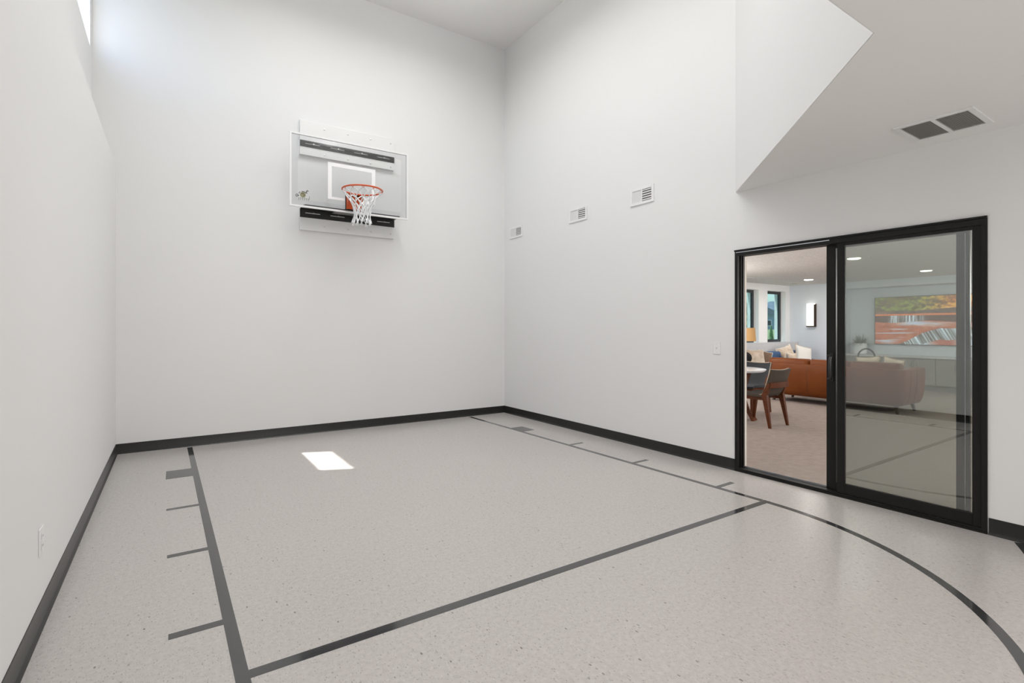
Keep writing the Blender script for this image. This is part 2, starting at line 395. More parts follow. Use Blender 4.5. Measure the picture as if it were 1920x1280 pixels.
# ------------------------------------------------------------------ basketball hoop
def hoop():
    root = tag(empty('basketball_hoop', (1.937, YB, 2.6)),
               'wall mounted basketball hoop with clear backboard, orange rim and white net', 'basketball hoop')
    ox, oy, oz = 1.937, YB, 2.6
    # local frame = world minus origin
    def L(b):
        for v in b.bm.verts: v.co -= Vector((ox, oy, oz))
        return b
    PX0, PX1 = 1.355, 2.598
    L(MB().box(PX0, PX1, 6.878, YB, 3.560, 4.000, .003)).ob('mounting_board', 'whiteply', root)['label'] = 'white upper mounting board on the wall'
    L(MB().box(PX0, PX1, 6.878, YB, 2.603, 2.880, .003)).ob('mounting_board', 'whiteply', root)['label'] = 'white lower mounting board on the wall'
    for z in (3.93, 3.60, 2.665):
        for k in range(4):
            x = PX0+.30+k*.305 if k < 3 else PX1-.05
            s = L(MB().lathe([(.004, .006), (.011, .004), (.012, 0)], (x, 6.878, z), 12, 'y'))
            for v in s.bm.verts: v.co.y = 2*(6.878-oy)-v.co.y-.0
            s.ob('screw_head', 'silver', root, smooth=True)
    # slotted steel angles
    def angle(z0, z1, lip):
        b = MB(); y0, y1 = 6.870, 6.878
        n = 4; w = (PX1-PX0)/n; sl = .092; zc = (z0+z1)/2+.004; t = .006
        b.box(PX0, PX1, y0, y1, z0, zc-t).box(PX0, PX1, y0, y1, zc+t, z1)
        for k in range(n+1):
            xa = PX0 if k == 0 else PX0+(k-.5)*w+sl
            xb = PX1 if k == n else PX0+(k+.5)*w-sl
            b.box(xa, xb, y0, y1, zc-t, zc+t)
        if lip:
            b.prism([(PX0, 6.878), (PX1, 6.878), (PX1+.0, 6.66), (PX1-.02, 6.625), (PX0+.02, 6.625), (PX0, 6.66)], z1-.008, z1)
        o = L(b).ob('bracket', 'black', root)
        for k in range(4):
            L(MB().box(PX0+(k+.5)*w-.0, PX0+(k+.5)*w+.018, 6.862, 6.870, zc-.009, zc+.009, .002)).ob('bolt', 'silver', o)
        return o
    angle(3.664, 3.742, False)
    lo = angle(2.762, 2.872, True)
    for x in (1.62, 1.95, 2.28):
        L(MB().lathe([(.010, -.008), (.010, 0)], (x, 6.72, 2.864), 10)).ob('bolt', 'silver', lo)
    # backboard
    bx0, bx1, bz0, bz1, yf, yk = 1.184, 2.692, 2.829, 3.731, 6.600, 6.628
    t = .022
    fr = MB().box(bx0, bx0+t, yf, yk, bz0, bz1).box(bx1-t, bx1, yf, yk, bz0, bz1)
    fr.box(bx0+t, bx1-t, yf, yk, bz0, bz0+t).box(bx0+t, bx1-t, yf, yk, bz1-t, bz1)
    L(fr).ob('backboard_frame', 'white', root)
    g = L(MB().box(bx0+t, bx1-t, yf+.008, yf+.016, bz0+t, bz1-t)).ob('backboard_pane', 'boardglass', root)
    w = .072; e = .0008
    q = MB(); X0, X1, Z0, Z1 = bx0+t, bx1-t, bz0+t, bz1-t; ya, yb2 = yf+.0165, yf+.018
    q.box(X0, X0+w, ya, yb2, Z0, Z1).box(X1-w, X1, ya, yb2, Z0, Z1).box(X0+w, X1-w, ya, yb2, Z0, Z0+w).box(X0+w, X1-w, ya, yb2, Z1-w, Z1)
    L(q).ob('border_band', 'border', root)
    s = MB(); sx0, sx1, sz0, sz1, st = 1.631, 2.237, 2.975, 3.437, .048
    s.box(sx0, sx0+st, yf+.005, yf+.008, sz0, sz1).box(sx1-st, sx1, yf+.005, yf+.008, sz0, sz1)
    s.box(sx0+st, sx1-st, yf+.005, yf+.008, sz0, sz0+.03).box(sx0+st, sx1-st, yf+.005, yf+.008, sz1-st, sz1)
    L(s).ob('target_square', 'paintwhite', root)
    # round emblem with lettering ring, lower left of the pane
    em = empty('emblem'); em.parent = root
    ex, ez, ey = 1.336, 2.985, yf+.0065
    L(MB().lathe([(.034, -.001), (.034, .001)], (ex, ey, ez-.005), 24, 'y')).ob('emblem_ball', 'olive', em)
    d = MB()
    for a0, a1, r in ((.6, 1.9, .044), (2.3, 2.9, .048), (3.3, 3.6, .055)):
        pts = [(ex+r*math.cos(a0+(a1-a0)*i/8), ey-.001, ez-.005+r*.9*math.sin(a0+(a1-a0)*i/8)) for i in range(9)]
        d.tube(pts, .004, 6)
    d.tube([(ex+.052+.012*math.cos(a), ey-.001, ez+.035+.016*math.sin(a)) for a in [i*.5 for i in range(1, 10)]], .005, 6)
    d.tube([(ex-.068+.012*math.cos(i*.7), ey-.001, ez-.018+.014*math.sin(i*.7)) for i in range(9)], .0035, 6, closed=True)
    d.tube([(ex-.022, ey-.002, ez+.004), (ex+.004, ey-.002, ez+.012), (ex+.020, ey-.002, ez-.004), (ex+.006, ey-.002, ez-.022)], .003, 6)
    L(d).ob('emblem_lettering', 'dark', em)
    d = MB()
    for k in range(6):
        x = ex-.05+k*.022
        d.box(x, x+.006, ey-.0015, ey, ez-.064-.003*k*(k-5)/5-.010, ez-.034-.004*abs(k-2.5))
        d.box(x+.006, x+.014, ey-.0015, ey, ez-.052, ez-.046)
    d.box(ex+.072, ex+.078, ey-.0015, ey, ez-.055, ez-.015)
    L(d).ob('emblem_wordmark', 'greyprint', em)
    # rim bracket
    cx, cy, cz = 1.942, 6.205, 3.035
    L(MB().box(cx-.098, cx+.098, 6.590, 6.600, 2.855, 3.075)).ob('backing_plate', 'black', root)
    br = MB().prism([(6.590, 2.868), (6.560, 2.868), (6.455, 3.000), (6.440, 3.045), (6.590, 3.060)], cx-.088, cx-.078, 'x')
    br.prism([(6.590, 2.868), (6.560, 2.868), (6.455, 3.000), (6.440, 3.045), (6.590, 3.060)], cx+.078, cx+.088, 'x')
    br.prism([(6.564, 2.868), (6.558, 2.868), (6.450, 3.002), (6.456, 3.004)], cx-.088, cx+.088, 'x')
    br.box(cx-.088, cx+.088, 6.430, 6.590, 3.030, 3.040)
    L(br).ob('rim_bracket', 'orange', root)
    L(MB().box(cx-.21, cx+.10, 6.64, 6.80, 2.835, 2.848)).ob('support_plate', 'silver', root)
    R = .2365
    rim = L(MB().tube([(cx+R*math.cos(a), cy+R*math.sin(a), cz) for a in [2*PI*i/64 for i in range(64)]], .0095, 10, closed=True)).ob('rim', 'orange', root, smooth=True, flat_angle=80)
    for k in range(12):
        a = 2*PI*(k+.5)/12
        p = Vector((cx+R*math.cos(a), cy+R*math.sin(a), cz-.012))
        tg = Vector((-math.sin(a), math.cos(a), 0))
        L(MB().tube([p-tg*.012+Vector((0, 0, .004)), p-tg*.006-Vector((0, 0, .010)), p+tg*.006-Vector((0, 0, .010)), p+tg*.012+Vector((0, 0, .004))], .003, 6)).ob('net_hook', 'orange', rim, smooth=True)
    # net: two families of strands that cross into diamonds
    prof = [(0, .232), (.06, .185), (.12, .140), (.18, .112), (.24, .098), (.30, .093), (.35, .097), (.40, .112)]
    def rad(t):
        for (a, ra), (c, rc) in zip(prof, prof[1:]):
            if t <= c: return ra+(rc-ra)*(t-a)/(c-a)
        return prof[-1][1]
    n = MB(); Ln = .40; NS = 12; steps = 32
    for sgn in (1, -1):
        for k in range(NS):
            pts = []
            for i in range(steps+1):
                t = Ln*i/steps
                u = t/Ln
                th = 2*PI*(k+.5)/NS+sgn*(2*PI/NS)*(3.2*u**.85)
                wob = 1+.05*math.sin(7*u+k*1.7)*u
                r = rad(t)*wob
                drop = t+.016*math.sin(k*2.1)*u
                pts.append((cx+r*math.cos(th)-.012*u*u, cy+r*math.sin(th)-.01*u, cz-.018-drop))
            n.tube(pts, [.0050+.0026*(.5+.5*math.cos(2*PI*3.2*i/steps*1.0)) for i in range(steps+1)], 5)
    L(n).ob('net', 'net', root, smooth=True, flat_angle=80)
hoop()

# ------------------------------------------------------------------ wall registers on the right wall
def register(yc, zc, w, h, label):
    r = tag(empty('wall_register', (XR, yc, zc)), label, 'air vent', 'white air registers on the right wall')
    f = MB(); e = .030; d = .012
    f.box(-d, 0, -w/2, -w/2+e, -h/2, h/2, .002).box(-d, 0, w/2-e, w/2, -h/2, h/2, .002)
    f.box(-d, 0, -w/2+e, w/2-e, h/2-e, h/2).box(-d, 0, -w/2+e, w/2-e, -h/2, -h/2+e)
    f.box(-d, 0, -.006, .006, -h/2+e, h/2-e)
    f.ob('frame', 'white', r)
    b = MB().box(-.0015, -.0005, -w/2+e, -.006, -h/2+e, h/2-e); b.ob('duct_opening', 'duct', r)
    s = MB(); n = 5; hh = h-2*e
    for k in range(n):                # right half as seen: open, sloping blades
        z = -hh/2+hh*(k+.35)/n
        s.prism([(-.011, z-.002), (-.011, z), (-.002, z+.015), (-.002, z+.013)], -w/2+e, -.006, 'y')
    s.ob('open_louver', 'grillshade', r)
    c = MB()
    nb = 9; ww = w/2-e-.006
    for k in range(nb):               # left half as seen: upright blades overlapping shut
        y = .006+ww*k/nb
        c.prism([(-.004, y), (-.0065, y+ww/nb*1.1), (-.0075, y+ww/nb*1.1), (-.005, y)], -hh/2, hh/2, 'z')
    c.ob('shut_louver', 'grillshade', r)
    for z in (0,):
        for y in (-w/2+e/2, w/2-e/2):
            MB().lathe([(.002, -.0135), (.004, -.012)], (0, y, z), 8, 'x').ob('screw', 'silver', r)
register(6.585, 2.848, .355, .176, 'white air register on the right wall closest to the corner, smallest looking')
register(5.125, 2.852, .355, .186, 'white air register on the right wall, second from the corner')
register(4.025, 2.862, .345, .195, 'white air register on the right wall closest to the sliding door')

# return grille in the low ceiling
def return_grille():
    x0, x1, y0, y1 = 3.872, 4.268, .985, 1.385
    r = tag(empty('ceiling_return_grille', ((x0+x1)/2, (y0+y1)/2, ZLOW)), 'white framed return air grille with two dark panels in the low ceiling', 'air vent')
    w, l = (x1-x0)/2, (y1-y0)/2; e = .030; d = .010
    f = MB().box(-w, -w+e, -l, l, -d, 0, .002).box(w-e, w, -l, l, -d, 0, .002)
    f.box(-w+e, w-e, -l, -l+e, -d, 0).box(-w+e, w-e, l-e, l, -d, 0).box(-w+e, w-e, -.011, .011, -d, 0)
    f.ob('frame', 'white', r)
    for s in (-1, 1):
        a, c = (-l+e, -.011) if s < 0 else (.011, l-e)
        g = MB(); n = 15
        for k in range(n):
            y = a+(c-a)*(k+.5)/n
            g.prism([(y-.004, -.009), (y-.003, -.009), (y+.006, -.001), (y+.005, -.001)], -w+e, w-e, 'x')
        g.ob('louver_panel', 'returngrey', r)
        MB().box(-w+e, w-e, a, c, -.0012, -.0004).ob('filter', 'filter', r)
    for x in (-w+.015, w-.015):
        for y in (-l+.07, l-.07):
            MB().lathe([(.004, -.011), (.004, -.010)], (x, y, 0), 8).ob('screw', 'silver', r)
return_grille()

# light switch and outlet
r = tag(empty('light_switch', (XR, 3.065, 1.156)), 'white light switch on the right wall beside the sliding door', 'light switch')
MB().box(-.006, 0, -.040, .040, -.060, .060, .003).ob('cover_plate', 'white', r)
MB().prism([(-.018, .010), (-.006, -.012), (-.006, .012)], -.005, .005, 'y').ob('toggle', 'white', r)
for z in (.042, -.042): MB().lathe([(.003, -.0068), (.003, -.006)], (0, 0, z), 8, 'x').ob('screw', 'silver', r)
r = tag(empty('wall_outlet', (XL, 3.128, .383)), 'white power outlet low on the left wall', 'power outlet')
MB().box(0, .006, -.042, .042, -.062, .062, .003).ob('cover_plate', 'white', r)
for z in (-.022, .022):
    o = MB().box(.006, .009, -.017, .017, z-.014, z+.014, .002).ob('receptacle', 'white', r)
    for y in (-.006, .006): MB().box(.009, .0093, y-.0012, y+.0012, z-.003, z+.006).ob('slot', 'dark', o)

# ------------------------------------------------------------------ sliding glass door
def door():
    r = struct(empty('door_1', (0, 0, 0)), 'black framed sliding glass door, left half open')
    xf, xb = XR-.010, XR+.105
    f = MB()
    f.box(xf, xb, D1-.030, D1, 0, DT).box(xf, xb, D0, D0+.030, 0, DT)
    f.box(xf, xb, D0+.030, D1-.030, DT-.055, DT).box(xf, xb, D0+.030, D1-.030, .0, .030)
    # guide fins on the jamb and head
    for x in (XR+.028, XR+.060): f.box(x, x+.006, D1-.042, D1-.030, .03, DT-.055)
    f.box(xf-.012, xf, D0-.0, D1+.0, DT-.014, DT).box(xf-.008, xf, D0, D1, 0, .014)
    f.ob('door_frame', 'frame', r)
    MB().box(XR+.066, XR+.070, 2.085, D1-.045, .030, .044).ob('track_rail', 'alu', r)
    MB().box(xf-.0015, xf-.0002, 2.03, D1-.012, DT-.026, DT-.020).ob('head_strip', 'alu', r)
    # fixed panel on the court side
    x0, x1 = XR+.000, XR+.026
    a0, a1, z0, z1 = D0+.030, 1.977, .030, DT-.055
    p = MB().box(x0, x1, a0, a0+.046, z0, z1, .003).box(x0, x1, a1-.054, a1, z0, z1, .003)
    p.box(x0, x1, a0+.046, a1-.054, z0, .108, .003).box(x0, x1, a0+.046, a1-.054, 2.012, z1)
    fx = p.ob('fixed_panel', 'frame', r)
    g = MB().box(x0+.010, x0+.016, a0+.046, a1-.054, .108, 2.012); g.ob('fixed_pane', 'doorglass', fx)
    k = MB().box(x0+.003, x0+.010, a0+.046, a1-.054, .108, .114).box(x0+.003, x0+.010, a0+.046, a0+.050, .108, 2.012)
    k.box(x0+.003, x0+.010, a1-.058, a1-.054, .108, 2.012)
    k.ob('glazing_bead', 'black', fx)
    # sliding panel on the room side
    x0, x1 = XR+.052, XR+.080
    a0, a1 = 1.166, 2.081
    p = MB().box(x0, x1, a0, a0+.074, z0, z1, .003).box(x0, x1, a1-.072, a1, z0, z1, .003)
    p.box(x0, x1, a0+.074, a1-.072, z0, .095, .003).box(x0, x1, a0+.074, a1-.072, 2.005, z1)
    sl = p.ob('sliding_panel', 'frame', r)
    MB().box(x0+.010, x0+.016, a0+.074, a1-.072, .095, 2.005).ob('sliding_pane', 'slideglass', sl)
    MB().box(x0-.0015, x0, a0+.022, a0+.027, .06, 2.0).ob('weather_strip', 'alu', sl)
    h = MB(); yc = a1-.040; zc = 1.03
    h.box(x0-.006, x0, yc-.014, yc+.014, zc-.115, zc+.115, .003)
    h.tube([(x0-.004, yc, zc-.085), (x0-.030, yc-.004, zc-.082), (x0-.040, yc-.006, zc-.06), (x0-.042, yc-.006, zc),
            (x0-.040, yc-.006, zc+.06), (x0-.030, yc-.004, zc+.082), (x0-.004, yc, zc+.085)], .009, 8)
    h.box(x0-.022, x0-.004, yc-.004, yc+.028, zc+.088, zc+.104, .003).box(x0-.022, x0-.004, yc-.004, yc+.028, zc-.104, zc-.088, .003)
    h.ob('handle', 'black', sl, smooth=True)
    MB().box(XR-.004, XR+.000, 1.955, 1.975, .012, .026).ob('roller_clip', 'silver', r)
door()
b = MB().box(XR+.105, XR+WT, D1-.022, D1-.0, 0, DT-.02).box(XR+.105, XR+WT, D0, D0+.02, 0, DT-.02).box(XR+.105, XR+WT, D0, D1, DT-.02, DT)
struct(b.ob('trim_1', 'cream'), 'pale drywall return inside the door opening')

# ------------------------------------------------------------------ living room shell
LX0, LX1, LXR = XR+WT, 13.5, 14.0
LY0, LYW, LYL, ZC = -1.2, 7.12, 6.895, 2.46
struct(MB().box(XR, LXR+.2, LY0-.2, LYW+.3, -.15, -.002).ob('floor_living_room', 'carpet'), 'beige carpet beyond the door')
struct(MB().box(LX0, LXR+.2, LY0-.2, LYW+.35, ZC, ZC+.2).ob('ceiling_living_room', 'ceil_tex'), 'textured ceiling beyond the door')
# window wall with three deep openings above a ledge
wins = [(8.60, 9.45), (9.95, 10.80), (11.22, 12.06), (12.45, 13.30)]
SZ, TZW = 1.0, 2.30
b = MB().box(LX0, LXR+.2, LYL, LYW+.30, -.15, SZ)
struct(b.ob('trim_2', 'ledge'), 'low grey ledge wall under the far windows')
b = MB().box(LX0, LXR+.2, LYW, LYW+.30, TZW, ZC+.1)
xs = LX0
for w0, w1 in wins:
    b.box(xs, w0, LYW, LYW+.30, SZ, TZW); xs = w1
b.box(xs, LXR+.2, LYW, LYW+.30, SZ, TZW)
struct(b.ob('wall_window_side', 'white'), 'white far wall with deep windows')
for i, (w0, w1) in enumerate(wins):
    make_window('window_%d' % (i+2), 'y', LYW+.13, w0, w1, SZ, TZW, .065, .05, 'winglass', 'winframe')
# sconce wall, alcove, soffit
b = MB().box(LX1, LXR+.2, 5.90, LYL, -.15, ZC).box(LX1, LXR+.2, LYL, LYW, SZ, ZC)
struct(b.ob('wall_sconce', 'livwall'), 'pale grey wall with the lit sconce')
struct(MB().box(LXR, LXR+.2, LY0, 5.90, -.15, ZC).ob('wall_television', 'livwall'), 'pale grey alcove wall behind the television')
struct(MB().box(LX1, LXR, LY0, 5.90, 2.30, ZC).ob('soffit', 'livwall'), 'soffit over the television alcove')
struct(MB().box(LX0, LXR+.2, LY0-.2, LY0, -.15, ZC).ob('wall_living_near', 'livwall'))

# ------------------------------------------------------------------ television
def picture(u, v):
    """u 0..1.78 from the left, v 0..1 from the bottom -> srgb waterfall scene"""
    def n(x, y, s=0):
        from mathutils import noise
        return noise.noise(Vector((x, y, s*7.3)))
    def mix(a, c, t): t = max(0, min(1, t)); return tuple(p+(q-p)*t for p, q in zip(a, c))
    k = n(u*9, v*14, 1)*.5+n(u*24, v*30, 2)*.35
    uu = u/1.78
    if v > .73-.03*math.sin(u*3):
        g = mix((84, 74, 50), (124, 136, 48), .5+k*2.4)
        o = mix((168, 88, 36), (226, 164, 76), .45+k*2.4)
        c = mix(g, o, (uu-.46)*3.2+k*1.2)
        c = mix(c, (86, 62, 52), .9*max(0, n(u*3-v*9, v*4, 3)))
    elif v > .64:
        c = mix((74, 62, 60), (120, 92, 76), .5+n(u*3, v*60, 4))
    elif v > .61:
        c = mix((186, 92, 46), (214, 128, 76), .5+k)
    elif v > .475-.02*math.sin(u*5):
        st = n(u*46, v*2.2, 5)*.7+n(u*110, v*2, 6)*.5
        band = max(0, min(1, 1.6*math.sin(u*4.3-.8)+.2))
        c = mix((72, 54, 48), (210, 226, 238), (st*1.4+.45)*band)
        c = mix(c, (104, 60, 44), .25*(1-band))
    else:
        edge = .85*(uu-.22) if uu < .64 else .357-.10*(uu-.64)
        edge += .02*math.sin(u*9)
        depth = .23
        if v > edge or uu < .20:
            foam = max(0, 1-abs(v-.43-.02*math.sin(u*4))/.06)*max(0, min(1, (uu-.1)*4))*max(0, min(1, (.8-uu)*5))
            c = mix((150, 72, 44), (186, 108, 74), .5+k)
            c = mix(c, (206, 212, 228), foam*(.7+.6*n(u*7, v*40, 7)))
            c = mix(c, (176, 186, 206), max(0, n(u*2.2, v*26, 8)-.2)*1.6)
            c = mix(c, (196, 204, 216), max(0, uu-.80)*3*(.6+n(u*5, v*20, 12)))
        elif v > edge-depth:
            st = n((u+v*.5)*34, v*1.5, 9)*.8+n((u+v*.5)*90, v, 10)*.5
            c = mix((78, 72, 66), (206, 220, 232), st*1.3+.38)
        else:
            w = n(u*3, v*9, 11)
            c = mix((160, 176, 190), (208, 218, 228), .5+k)
            c = mix(c, (160, 80, 58), (.75-abs(uu-.66)*4.5)*1.9+w*.5)
    return c
def television():
    y0, y1, z0, z1 = 3.386, 5.346, .975, 2.080
    r = tag(empty('television', (LXR-.003, (y0+y1)/2, z0)), 'wide flat wall television showing waterfalls over red rock', 'television')
    def L(b):
        for v in b.bm.verts: v.co -= Vector((LXR-.003, (y0+y1)/2, z0))
        return b
    L(MB().box(LXR-.05, LXR-.003, y0, y1, z0, z1, .003)).ob('bezel', 'black', r)
    m = bpy.data.materials.new('screen_picture'); m.use_nodes = True
    nt = m.node_tree; p = nt.nodes['Principled BSDF']
    a = nt.nodes.new('ShaderNodeVertexColor'); a.layer_name = 'picture'
    nt.links.new(a.outputs['Color'], p.inputs['Emission Color']); p.inputs['Emission Strength'].default_value = 1.8
    p.inputs['Base Color'].default_value = (.02, .02, .02, 1); p.inputs['Roughness'].default_value = .5
    M['screen'] = m
    e = .012; N, K = 240, 136
    b = L(MB().grid(lambda u, v: (LXR-.0512, y1-e-(y1-y0-2*e)*u, z0+e+(z1-z0-2*e)*v), N, K))
    o = b.ob('screen', 'screen', r)
    me = o.data; at = me.color_attributes.new('picture', 'FLOAT_COLOR', 'POINT')
    Y0, Y1 = y0-(y0+y1)/2+e, y1-(y0+y1)/2-e
    for i, v in enumerate(me.vertices):
        u = (Y1-v.co.y)/(Y1-Y0)*1.78; w = (v.co.z-e)/(z1-z0-2*e)
        at.data[i].color = srgb(*[max(0, min(255, c)) for c in picture(u, w)])
television()

# ------------------------------------------------------------------ media cabinets and counter
def cabinet(y1, y0, names):
    r = tag(empty('media_cabinet', (LX1+.02, (y0+y1)/2, 0)), names, 'cabinet', 'media cabinets under the television')
    def L(b):
        for v in b.bm.verts: v.co -= Vector((LX1+.02, (y0+y1)/2, 0))
        return b
    x = LX1+.02
    L(MB().box(x, LXR-.004, y0+.002, y1-.002, .12, .700)).ob('body', 'cab', r)
    L(MB().box(x+.05, LXR-.004, y0+.002, y1-.002, 0, .12)).ob('toe_kick', 'cab', r)
    ym = (y0+y1)/2
    for a, c, hy in ((ym+.003, y1-.006, ym+.05), (y0+.006, ym-.003, ym-.05)):
        d = L(MB().box(x-.02, x, a, c, .125, .690, .002)).ob('cabinet_door', 'cab', r)
        L(MB().tube([(x-.02, hy, .45), (x-.042, hy, .45), (x-.042, hy, .60), (x-.02, hy, .60)], .006, 6)).ob('pull', 'pewter', d)
cabinet(5.88, 5.20, 'grey wood media cabinet below the potted plant, left end of the row')
cabinet(5.20, 4.42+.375, 'grey wood media cabinet hidden mostly behind sofa pillows')
cabinet(4.795, 4.046, 'grey wood media cabinet just right of the sofa end')
cabinet(4.046, 3.297, 'grey wood media cabinet behind the right door stile')
cabinet(3.297, 2.548, 'grey wood media cabinet at the right end of the row')
tag(MB().box(LX1-.025, LXR-.003, 2.53, 5.885, .701, .738, .003).ob('counter_top', 'counter'), 'long pale grey counter top over the media cabinets', 'counter top')

# potted plant
def plant():
    r = tag(empty('potted_plant', (13.75, 5.57, .738)), 'grassy green plant in a white pot on the counter', 'plant')
    MB().lathe([(.118, 0), (.130, .01), (.136, .25), (.136, .26), (.122, .26), (.120, .225)], (0, 0, 0), 32).ob('pot', 'ceramic', r, smooth=True)
    MB().lathe([(.119, .20), (.119, .225)], (0, 0, 0), 24).ob('soil', 'soil', r)
    b = MB()
    for i in range(240):
        a = random.random()*2*PI; ln = random.uniform(.20, .38); sp = random.uniform(.2, 1.25)
        p0 = Vector((math.cos(a), math.sin(a), 0))*random.random()*.09+Vector((0, 0, .22))
        d = Vector((math.cos(a)*sp, math.sin(a)*sp, 1)).normalized(); side = Vector((-math.sin(a), math.cos(a), 0))
        prev = None
        for j in range(6):
            t = j/5; p = p0+d*ln*t+Vector((0, 0, -.20*sp*t*t*ln/.3))
            if p.x > .22: p.x = .22
            w = .009*(1-t*.9)
            q = (b.bm.verts.new(p-side*w), b.bm.verts.new(p+side*w))
            if prev: b.bm.faces.new((prev[0], prev[1], q[1], q[0]))
            prev = q
    b.ob('leaves', 'leaf', r)
plant()

# side table with iron loop sculpture behind the sofa
r = tag(empty('side_table', (11.15, 4.42, 0)), 'small round side table hidden behind the sofa under the iron loop', 'side table')
MB().lathe([(.20, .60), (.205, .605), (.205, .62), (.20, .625)], (0, 0, 0), 32).ob('top', 'sofaleg', r)
MB().lathe([(.14, 0), (.14, .012), (.02, .03), (.018, .60)], (0, 0, 0), 24).ob('pedestal', 'sofaleg', r)
def ring():
    pts = []
    for i in range(60):
        t = 2*PI*i/59*1.12-.35
        pts.append((.03*math.sin(t*.5), .140*math.cos(t), .165+.165*math.sin(t)))
    pts = [(x, y, max(z, .012)) for x, y, z in pts]
    b = MB().tube(pts, [.010+.006*(.5+.5*math.sin(i*.1)) for i in range(60)], 8)
    b.tube([(0, -.09, .03), (.02, -.03, .10), (.02, .02, .06), (.02, .05, .012), (0, .09, .012)], .009, 8)
    o = b.ob('loop_sculpture', 'ironring', None, smooth=True, flat_angle=80)
    o.location = (11.15, 4.42, .625)
    tag(o, 'dark iron loop sculpture in front of the potted plant', 'sculpture')
ring()

# ------------------------------------------------------------------ wall sconce
r = tag(empty('wall_sconce', (LX1, 6.555, 1.39)), 'lit rectangular wall sconce with bronze back on the far wall', 'wall lamp')
MB().box(-.030, 0, -.105, .095, .0, .575, .002).ob('back_plate', 'bronze', r)
MB().box(-.100, -.030, -.085, .090, .028, .585, .004).ob('lit_shade', 'sconce', r)
MB().box(-.106, -.030, -.100, .096, .0, .028, .002).ob('bottom_rail', 'bronze', r)
MB().box(-.104, -.030, -.100, -.086, .028, .560, .002).ob('side_rail', 'bronze', r)

# ------------------------------------------------------------------ downlights, speakers, detector
def downlight(x, y, label, lit=True, group=None):
    r = tag(empty('recessed_downlight' if lit else 'ceiling_speaker', (x, y, ZC)), label, 'ceiling light' if lit else 'ceiling speaker', group)
    MB().lathe([(.088, -.002), (.105, -.005), (.110, 0), (.088, 0)], (0, 0, 0), 32).ob('trim_ring', 'white' if lit else 'grillshade', r)
    if lit:
        l = bpy.data.lights.new('downlight_lamp', 'AREA'); l.shape = 'DISK'; l.size = .12; l.energy = 15; l.color = (1, .96, .91)
        o = bpy.data.objects.new('downlight_lamp', l); COL.objects.link(o); o.parent = r; o.location = (0, 0, -.018)
    MB().lathe([(.072, -.016), (.088, -.010), (.088, -.001)], (0, 0, 0), 32).ob('lens' if lit else 'speaker_grille', 'led' if lit else 'filter', r)
G = 'lit recessed downlights beyond the door'
downlight(12.07, 5.94, 'lit round downlight left of the sliding stile, near the sconce', True, G)
downlight(9.0, 3.735, 'lit round downlight seen through the glass above the sofa', True, G)
downlight(12.06, 3.76, 'lit round downlight seen through the glass above the television', True, G)
G = 'dark round ceiling speakers'
downlight(10.6, 6.49, 'dark round ceiling speaker next to the left door jamb', False, G)
downlight(12.74, 6.62, 'dark round ceiling speaker in front of the window corner', False, G)
r = tag(empty('fire_sprinkler', (8.85, 3.45, ZC)), 'tiny white ceiling sprinkler seen through the glass', 'sprinkler')
MB().lathe([(.035, -.003), (.035, 0)], (0, 0, 0), 20).ob('escutcheon', 'white', r)
MB().lathe([(.008, -.04), (.018, -.038), (.006, -.030), (.006, -.003)], (0, 0, 0), 12).ob('head', 'silver', r)

